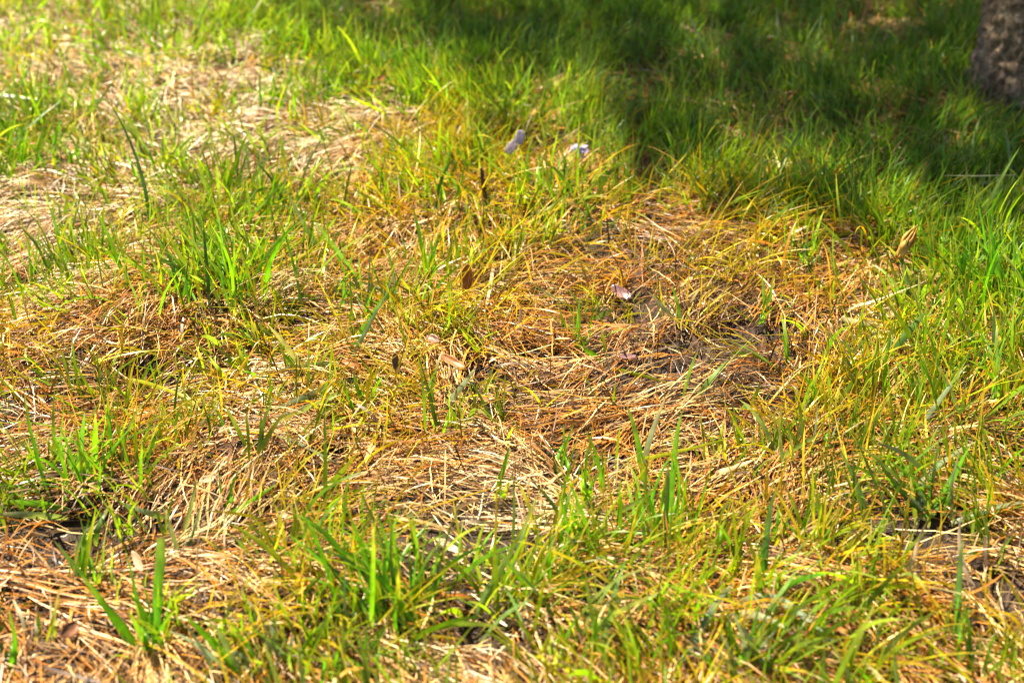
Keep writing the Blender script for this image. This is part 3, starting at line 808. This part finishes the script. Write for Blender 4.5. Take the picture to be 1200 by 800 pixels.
TUFT_LABELS = {
    (65, 328): 'loose green tuft leaning over the strip of bleached straw',
    (18, 352): 'thin green tuft leaning out of orange straw at the lawn corner',
    (100, 195): 'short grey-green tuft beside the yellow-green fan of grass',
    (338, 272): 'slim tuft between the dense tall tufts and the golden grass',
    (520, 250): 'narrow tuft of dark upright blades beside the dark seed spike',
    (510, 336): 'slender tuft standing beside the upright brown leaf',
    (325, 132): 'yellow-green tuft growing alone in the palest bare patch',
    (370, 122): 'small tuft between the pale bare patch and the tree shade',
    (250, 130): 'short tuft on the sunlit rim of the pale bare patch',
    (725, 232): 'low yellow-green tuft beside the lilac flower',
    (905, 245): 'wide tuft where the golden grass meets the tree shade',
    (1000, 250): 'thick tuft growing just behind the wilted bud',
    (1120, 345): 'bushy green tuft next to the wilted bud stem',
    (1125, 300): 'low green tuft between the wilted bud and the tallest tuft',
    (1185, 270): 'drooping tuft under the level pale stem',
    (948, 315): 'low mixed tuft beyond the shiny silver straw',
    (896, 376): 'single thin green sprout beyond the damp brown hollow',
    (285, 440): 'yellow-green sprout of short blades on clean combed straw',
    (255, 512): 'tiny yellowish sprout in the middle of combed straw',
    (105, 690): 'tuft of bent blades just behind the square-cut blade',
    (10, 790): 'sparse dark tuft of wide blades beside brown folded leaf',
    (48, 755): 'thin pale-bladed tuft next to the brown folded leaf',
    (588, 588): 'little lone sprout beside the bleached straw stalk',
    (665, 565): 'slim upright sprout at the edge of the pale straw mat',
    (690, 590): 'upright sprout between the pale mat and the forked tuft',
    (672, 650): 'leaning green tuft in front of the slim upright sprouts',
    (632, 700): 'low spreading yellow-green tuft bordering the largest bleached husk',
    (880, 540): 'yellowish tuft rising behind the broad dark upright blade',
    (945, 535): 'tuft with a grey-green blade lying out sideways at its foot',
    (1060, 480): 'yellow-green tuft just in front of the broad blue-green blade',
    (1028, 468): 'mixed tuft right at the base of the broad blue-green blade',
    (1112, 478): 'green tuft crossed by a slanting grey-green blade',
    (985, 490): 'mostly yellow tuft between the damp hollow and blue-green blade',
    (1180, 470): 'yellow-tinged tuft in front of the tallest thick tuft',
    (725, 785): 'dense low tuft below the tall forked tuft',
    (645, 785): 'short yellow tuft of wide leaning blades beside pale husk mat',
    (965, 780): 'mixed tuft next to the rusty dead leaf',
    (1015, 720): 'yellowish tuft between rusty dead leaf and damp hollow',
    (865, 800): 'broad-bladed tuft in front of the cream husk',
    (335, 785): 'mixed green and grey tuft in front of the largest tuft',
    (400, 800): 'wide-bladed tuft at the foot of the largest tuft',
    (945, 640): 'yellow-green tuft between the dark upright blade and damp hollow',
    (845, 660): 'yellow-green tuft between forked tuft and broad dark blade',
    (560, 690): 'loose tuft of bent blades on pale straw beside the largest tuft',
    (325, 660): 'golden tuft with a yellow blade reaching over combed straw',
    (215, 650): 'grey-green sprout beside the cream-coloured husk',
    (265, 600): 'tiny sprout with one blade slanting over the straw',
}
for i, (base, f, blades, label) in enumerate(TUFTS):
    label = label or TUFT_LABELS[base]
    lst = (fan(base, round(f[0] * 2.0), *f[1:4], f[4] * 0.85, f[5], seed=i, spread=f[6] * 1.4) if f[0] else []) + blades
    tuft(base, lst, label, seed=i)

# long single stems and straws that stand out of the mat
STALKS = [
    ([(838, 78), (822, 48), (806, 14)], 4, 'b', 'pale grass stem slanting up out of the shaded lawn', 'grass_stalk'),
    ([(912, 62), (911, 36), (909, 6)], 5, 'b', 'pale upright grass stem in the shaded lawn', 'grass_stalk'),
    ([(1190, 205), (1150, 206), (1100, 206)], 1.8, 'w', 'thin pale stem lying level across the shaded green blades', 'grass_stalk'),
    ([(985, 364), (1030, 350), (1090, 326)], 4.5, 's', 'thick pale straw stalk lying below the wilted bud', 'straw_stalk'),
    ([(985, 374), (1010, 378), (1045, 384)], 7, 'w', 'shiny silver straw lying flat beside the broad blue-green blade', 'straw_stalk'),
    ([(500, 612), (530, 598), (572, 582)], 6, 's', 'bleached straw stalk slanting over the pale straw mat', 'straw_stalk'),
    ([(710, 605), (740, 592), (768, 572)], 8, 'b', 'dull grey-green dead blade lying against the forked tuft', 'straw_stalk'),
    ([(836, 552), (860, 545), (885, 534)], 7, 's', 'pale straw stalk lying in golden grass beside a green tuft', 'straw_stalk'),
    ([(730, 540), (790, 530), (860, 512)], 5, 'y', 'long yellow stalk lying across the brown straw', 'straw_stalk'),
    ([(712, 432), (745, 438), (785, 450)], 6, 'y', 'yellow blade lying from the small sprout into brown straw', 'straw_stalk'),
    ([(152, 445), (175, 450), (205, 460), (235, 480)], 5, 'y', 'golden stalk arching over the dark hollow under the mound', 'straw_stalk'),
    ([(190, 530), (220, 512), (262, 470)], 5, 'w', 'pale stalk lying over the flattened straw', 'straw_stalk'),
    ([(300, 505), (350, 520), (398, 545)], 5, 'b', 'dull green dead blade slanting down across combed straw', 'straw_stalk'),
    ([(75, 690), (55, 660), (20, 625)], 4, 's', 'thin pale stalk leaning over brown straw', 'straw_stalk'),
    ([(560, 285), (545, 320), (567, 262)], 4, 'o', None, None),
    ([(578, 312), (574, 342), (568, 368)], 5, 's', 'pale broken stalk standing upright in the straw', 'straw_stalk'),
    ([(610, 400), (608, 378), (609, 358)], 5, 's', 'short bleached stub standing on the straw mat', 'straw_stalk'),
    ([(1150, 700), (1130, 660), (1128, 600)], 7, 's', 'brown collapsed stem leaning beside the damp hollow', 'straw_stalk'),
    ([(1060, 690), (1068, 650), (1085, 610)], 7, 's', 'pale brown stem hanging over the damp hollow', 'straw_stalk'),
]
rs = np.random.default_rng(61)
for pix, w, code, label, nm in STALKS:
    if not label: continue
    lying = nm == 'straw_stalk' and abs(pix[0][1] - pix[-1][1]) < 0.75 * abs(pix[0][0] - pix[-1][0])
    pts = trace(pix, rs, 0.0, lying=lying) if pix[0][0] != 1190 else [ground_at(u, v, 0.05) for u, v in pix]
    g = pts[0].copy()
    o = folded_blade(nm, pts, w, code, None, g, rs)
    o.location = g
    tag(o, label, 'straw' if nm == 'straw_stalk' else 'grass')

# ------------------------------------------------------------------ fallen leaves, petals and other small things
def leaf_mesh(name, L, Wd, curl, cup, mat, rng, pointed=True, ragged=0.4, thick=0.0003):
    """a dead leaf: length along X, curling up at the ends and cupped across"""
    nu, nv = 13, 7
    V = []
    for a in range(nu):
        u = a / (nu - 1)
        w = Wd * (math.sin(math.pi * (0.04 + 0.92 * u)) ** (0.75 if pointed else 0.45))
        for b in range(nv):
            v = b / (nv - 1) * 2 - 1
            an = curl * (u - 0.5)
            rr = L / max(abs(curl), 1e-3)
            x = rr * math.sin(an) if abs(curl) > 0.05 else L * (u - 0.5)
            z = rr * (1 - math.cos(an)) * (1 if curl > 0 else -1) if abs(curl) > 0.05 else 0
            ww = w * (1 + ragged * (rng.random() - 0.5) * (abs(v) > 0.9))
            y = ww * 0.5 * math.sin(v * max(cup, 0.05)) / max(cup, 0.05)
            z += ww * 0.5 * (1 - math.cos(v * cup)) / max(cup, 0.05) + 0.00025 * math.sin(9 * u + 5 * v) + (0.0004 if abs(v) < 0.1 else 0)
            V.append((x, y, z))
    Q = [(a * nv + b, a * nv + b + 1, (a + 1) * nv + b + 1, (a + 1) * nv + b) for a in range(nu - 1) for b in range(nv - 1)]
    me = fast_mesh(name, np.array(V), np.array(Q))
    return me

def leaf(name, cat, px, py, Lpx, wpx, rot, mat, label, curl=1.0, cup=0.8, lift=0.012, seed=0, group=None, pointed=True):
    rng = np.random.default_rng(seed + 70)
    g = ground_at(px, py, 0.012); g.z = hz(g) + lift
    g = ground_at(px, py, g.z); D = depth_of(g)
    me = leaf_mesh(name, Lpx / FPX * D, wpx / FPX * D, curl, cup, mat, rng, pointed)
    o = link_mesh(name, me, mat, loc=g)
    o.rotation_euler = Euler([math.radians(a) for a in rot], 'XYZ')
    s = o.modifiers.new('thickness', 'SOLIDIFY'); s.thickness = 0.0003
    tag(o, label, cat, group)
    return o

leaf('fallen_leaf', 'leaf', 728, 343, 30, 15, (30, 12, -38), M_LEAF_PURPLE, 'shiny purple-brown dead leaf beside a black hollow', 0.5, 0.5, 0.012, 1)
leaf('fallen_leaf', 'leaf', 408, 426, 32, 13, (20, -5, -14), M_LEAF_ORANGE, 'curled orange dead leaf next to the flattened grey-green sheaf', -1.6, 1.0, 0.018, 2)
leaf('fallen_leaf', 'leaf', 464, 426, 26, 12, (0, -55, 110), M_LEAF_BROWN, 'small brown leaf standing behind the three-bladed sprout', 0.8, 1.0, 0.018, 3)
leaf('fallen_leaf', 'leaf', 530, 424, 40, 12, (25, 8, -34), M_LEAF_ORANGE, 'tan-orange dead leaf pointing at the grey-green blade', 0.5, 0.9, 0.020, 4)
leaf('fallen_leaf', 'leaf', 508, 398, 22, 12, (25, 0, -40), M_LEAF_BROWN, 'small dark brown leaf scrap in golden grass', 0.6, 0.8, 0.022, 5)
leaf('fallen_leaf', 'leaf', 548, 326, 36, 19, (0, -70, 80), M_LEAF_ORANGE, 'upright brown leaf leaning in the golden grass', 0.7, 1.0, 0.024, 6)
leaf('fallen_leaf', 'leaf', 218, 288, 34, 17, (0, -68, 72), M_LEAF_ORANGE, 'brown curled leaf caught between the two tall tufts', 0.8, 1.2, 0.030, 7)
leaf('fallen_leaf', 'leaf', 446, 92, 18, 7, (40, 0, 60), M_LEAF_ORANGE, 'small orange leaf at the edge of the shade', 0.6, 0.9, 0.030, 8)
leaf('fallen_leaf', 'leaf', 572, 468, 20, 13, (15, 0, -20), M_LEAF_ORANGE, 'rust-coloured leaf scrap beside a black seed', 0.8, 0.8, 0.014, 9)
leaf('fallen_leaf', 'leaf', 985, 735, 36, 16, (20, 0, 5), M_LEAF_ORANGE, 'rusty dead leaf under the arched grey-green blades', 0.6, 0.9, 0.016, 10)
leaf('fallen_leaf', 'leaf', 80, 740, 34, 22, (30, 10, 75), M_LEAF_BROWN, 'brown folded dead leaf half buried in straw', 0.6, 1.0, 0.016, 11)
leaf('fallen_leaf', 'leaf', 735, 418, 24, 9, (15, 0, 2), M_LEAF_PURPLE, 'greyish wet leaf scrap flat on dark brown straw', 0.3, 0.6, 0.010, 12)
leaf('dry_husk', 'husk', 162, 658, 30, 12, (30, 25, -55), M_PALE, 'cream-coloured dry husk lying beside the square-cut blade', 0.5, 1.0, 0.020, 13)
leaf('dry_husk', 'husk', 660, 405, 26, 10, (35, 40, 70), M_PALE, 'pale husk scrap beside the stiff sprout', 0.7, 1.0, 0.014, 14)
leaf('dry_husk', 'husk', 243, 562, 24, 12, (20, 10, 50), M_PALE, 'pale flat husk on combed straw', 0.4, 0.7, 0.014, 15)
leaf('dry_husk', 'husk', 330, 604, 20, 12, (25, 20, 60), M_PALE, 'bleached husk standing among golden stalks', 0.5, 0.8, 0.014, 16)
leaf('dry_husk', 'husk', 482, 130, 16, 10, (30, 0, 20), M_PALE, 'whitish husk in golden grass at shade edge', 0.6, 0.8, 0.020, 17)
leaf('dry_husk', 'husk', 882, 762, 22, 9, (15, 0, -20), M_PALE, 'bright cream husk lying below bent pale blade', 0.4, 0.8, 0.014, 18)
leaf('dry_husk', 'husk', 1040, 368, 34, 16, (30, 10, 40), M_PALE, 'pale shredded husk near the broad blue-green blade', 0.5, 0.9, 0.014, 19)
leaf('dry_husk', 'husk', 525, 640, 38, 12, (15, 5, -40), M_PALE, 'large bleached husk on the palest straw', 0.4, 0.9, 0.014, 20)

# pale stick
def stick():
    a = ground_at(-14, 116, 0.02); b = ground_at(48, 118, 0.025)
    root_pts = [a, a.lerp(b, 0.35) + Vector((0, 0, .003)), a.lerp(b, 0.7) + Vector((0, 0, .001)), b]
    o = tube('stick', [p - a for p in root_pts], [0.0032, 0.0034, 0.0028, 0.0015], 10, M_STICK, None, 0.06, 9)
    o.location = a
    tag(o, 'pale bleached stick lying level in the sunlit grass', 'stick')
stick()

def seed(px, py):
    g = ground_at(px, py, 0.010)
    V = []; Q = []
    nu, nv = 9, 10
    for a in range(nu):
        u = a / (nu - 1)
        r = 0.0042 * math.sin(math.pi * (0.03 + 0.94 * u)) ** 0.7 * (1 - 0.35 * u)
        for b in range(nv):
            an = 2 * math.pi * b / nv
            V.append(((u - 0.5) * 0.014, r * math.cos(an), r * math.sin(an) * 0.85 + (0.0006 if b % 2 else 0)))
    for a in range(nu - 1):
        for b in range(nv):
            Q.append((a * nv + b, a * nv + (b + 1) % nv, (a + 1) * nv + (b + 1) % nv, (a + 1) * nv + b))
    o = link_mesh('seed', fast_mesh('seed', np.array(V), np.array(Q)), M_SEED, loc=g)
    o.rotation_euler = (0.1, 0.5, 1.1)
    tag(o, 'black shrivelled seed lying in straw beside rusty leaf scrap', 'seed')
seed(556, 452)

# faded lilac petal standing on its edge
def petal():
    g = ground_at(600, 225, 0.0); g.z = hz(g)
    D = depth_of(g)
    root = empty('fallen_petal', g)
    tag(root, 'faded pale lilac petal standing upright in sunlit grass', 'petal')
    rng = np.random.default_rng(5)
    for k, (u, v, L, w, rz, tilt) in enumerate([(600, 172, 20, 12, 50, 80), (609, 161, 17, 12, 80, 72)]):
        c = Vector((0, 0, CAM_H)) + ray(u, v) * (D - 0.005 * k)
        o = link_mesh('petal_lobe', leaf_mesh('petal_lobe', L / FPX * D, w / FPX * D, 0.3, 0.3, M_LILAC_PALE, rng, False), M_LILAC_PALE, root, c - g)
        o.rotation_euler = (Matrix.Rotation(math.radians(tilt), 3, 'X') @ Matrix.Rotation(math.radians(rz), 3, 'Z')).to_euler()
        s = o.modifiers.new('thickness', 'SOLIDIFY'); s.thickness = 0.0003
petal()

def flower():
    g = ground_at(648, 226, 0.0); g.z = hz(g)
    D = depth_of(g)
    root = empty('lilac_flower', g)
    tag(root, 'small fallen lilac flower on a bent dry stem at the shade edge', 'flower')
    W = lambda u, v: Vector((0, 0, CAM_H)) + ray(u, v) * D - g
    tube('stem', [W(640, 222), W(654, 196), W(664, 182), W(671, 175)], [0.0012, 0.0013, 0.0014, 0.0020], 8, M_STEM, root, 0.05, 3)
    tube('flower_tube', [W(669, 176), W(673, 174), W(678, 174)], [0.0022, 0.0036, 0.0050], 10, M_LILAC, root, 0.05, 4)
    rng = np.random.default_rng(8)
    for k in range(6):
        a = k * math.pi / 3
        o = link_mesh('petal', leaf_mesh('petal', 0.010, 0.006, 0.9, 0.8, M_LILAC, rng, False), M_LILAC, root)
        m = Matrix.Rotation(math.radians(100), 4, 'Y') @ Matrix.Rotation(a, 4, 'X') @ Matrix.Translation((0, 0, 0.0)) @ Matrix.Rotation(0.6, 4, 'Y') @ Matrix.Translation((0.006, 0, 0))
        m = Matrix.Rotation(math.radians(25), 4, 'Z') @ Matrix.Rotation(math.radians(35), 4, 'Y') @ Matrix.Rotation(a, 4, 'X') @ Matrix.Rotation(-0.55, 4, 'Y') @ Matrix.Translation((0.006, 0, 0.001))
        o.matrix_local = Matrix.Translation(W(677, 175)) @ m
        s = o.modifiers.new('thickness', 'SOLIDIFY'); s.thickness = 0.0003
flower()

def seed_spike():
    g = ground_at(571, 262, 0.0); g.z = hz(g)
    D = depth_of(g)
    root = empty('seed_spike', g)
    tag(root, 'dark brown seed spike standing upright in golden grass', 'seed head')
    W = lambda u, v: Vector((0, 0, CAM_H)) + ray(u, v) * D - g
    tube('stem', [W(571, 262), W(570, 245), W(567, 225), W(564, 200)], [0.0014, 0.0014, 0.0013, 0.0008], 8, M_GSTEM, root, 0.03, 3)
    a, b = W(569, 238), W(564, 199)
    rng = np.random.default_rng(4)
    V = []; Q = []
    n = 90
    ax = (b - a).normalized()
    for k in range(n):
        t = k / n
        c = a.lerp(b, t)
        r = 0.0040 * math.sin(math.pi * (0.12 + 0.82 * t)) ** 0.6
        an = k * 2.4
        o1 = ax.orthogonal().normalized(); o2 = ax.cross(o1)
        d = (o1 * math.cos(an) + o2 * math.sin(an))
        s = ax.cross(d) * 0.0011
        p0 = c + d * r * 0.25; p1 = c + d * r + ax * 0.003
        e = d * 0.0009
        i = len(V)
        V += [p0 - s, p0 + s, p1 + s * 0.3, p1 - s * 0.3, p0 - s * .6 + ax * 0.002, p0 + s * .6 + ax * 0.002]
        Q += [(i, i + 1, i + 2, i + 3), (i + 3, i + 2, i + 5, i + 4)]
    link_mesh('spikelets', fast_mesh('spikelets', np.array([tuple(v) for v in V]), np.array(Q), smooth=False), M_SPIKE, root)
seed_spike()

def wilted_bud():
    g = ground_at(1064, 352, 0.0); g.z = hz(g)
    D = depth_of(g)
    root = empty('wilted_bud', g)
    tag(root, 'wilted tan and orange flower bud on a thin green stem', 'flower')
    W = lambda u, v: Vector((0, 0, CAM_H)) + ray(u, v) * D - g
    tube('stem', [W(1064, 352), W(1064, 330), W(1060, 312), W(1054, 300)], [0.0013, 0.0013, 0.0014, 0.0020], 8, M_GSTEM, root, 0.03, 3)
    a, b = W(1052, 303), W(1071, 256) + Vector((0, -0.012, 0))
    ax = (b - a); L = ax.length; ax.normalize()
    o1 = Vector((0, -1, 0)); o1 = (o1 - ax * o1.dot(ax)).normalized(); o2 = ax.cross(o1)
    for k in range(6):                                  # papery petals wrapped round each other
        an0 = k * math.pi / 3
        V = []; nu, nv = 12, 5
        le = L * (0.82 + 0.18 * ((k * 7) % 5) / 4)
        for i in range(nu):
            u = i / (nu - 1)
            r = 0.0049 * math.sin(math.pi * (0.10 + 0.84 * u)) ** 0.75 * (1 + 0.05 * (k % 2)) * (1 + 0.16 * math.sin(9 * u + 2.1 * k))
            for j in range(nv):
                an = an0 + (j / (nv - 1) - 0.5) * 1.25 * (1 - 0.65 * max(0, u - 0.6) / 0.4) + 0.5 * u
                V.append(a + ax * (le * u) + (o1 * math.cos(an) + o2 * math.sin(an)) * r * (1 + 0.10 * math.cos(6 * (j / (nv - 1) - 0.5))))
        Q = [(i * nv + j, i * nv + j + 1, (i + 1) * nv + j + 1, (i + 1) * nv + j) for i in range(nu - 1) for j in range(nv - 1)]
        o = link_mesh('petal', fast_mesh('petal', np.array([tuple(v) for v in V]), np.array(Q)), M_TAN_BUD, root)
        s = o.modifiers.new('thickness', 'SOLIDIFY'); s.thickness = 0.0003
wilted_bud()

# ------------------------------------------------------------------ water drops added to make bright glints in the thatch
def drops():
    rng = np.random.default_rng(91)
    m, n, link = new_mat('water')
    p = n.new('ShaderNodeBsdfPrincipled')
    p.inputs['Base Color'].default_value = (1, 1, 1, 1); p.inputs['Roughness'].default_value = 0.02
    p.inputs['Transmission Weight'].default_value = 1.0; p.inputs['IOR'].default_value = 1.33
    o = n.new('ShaderNodeOutputMaterial'); link(p.outputs[0], o.inputs['Surface'])
    V = []; Q = []
    spots = [(1020, 630, 170, 110, 80), (900, 740, 260, 60, 45), (860, 415, 60, 20, 20), (740, 395, 50, 15, 12), (60, 90, 110, 60, 20), (600, 780, 300, 30, 20), (200, 620, 30, 10, 8)]
    base = []
    nu, nv = 5, 8
    for cx, cy, rx, ry, k in spots:
        for _ in range(k):
            g = ground_at(cx + rx * rng.normal(0, 0.5), cy + ry * rng.normal(0, 0.5), 0.012)
            g.z = hz(g) + rng.uniform(0.006, 0.028)
            r = rng.uniform(0.0005, 0.0013)
            i = len(V)
            for a in range(nu):
                th = math.pi * (0.02 + 0.96 * a / (nu - 1))
                for b in range(nv):
                    an = 2 * math.pi * b / nv
                    V.append((g.x + r * math.sin(th) * math.cos(an), g.y + r * math.sin(th) * math.sin(an), g.z + 0.85 * r * math.cos(th)))
            for a in range(nu - 1):
                for b in range(nv):
                    Q.append((i + a * nv + b, i + (a + 1) * nv + b, i + (a + 1) * nv + (b + 1) % nv, i + a * nv + (b + 1) % nv))
    ob = link_mesh('glint_drops', fast_mesh('glint_drops', np.array(V), np.array(Q)), m)
    tag(ob, 'tiny water drops added to make glints in the straw and grass', 'water', kind='stuff')
drops()

print('triangles', sum(2 * len(o.data.polygons) for o in scene.objects if o.type == 'MESH'))
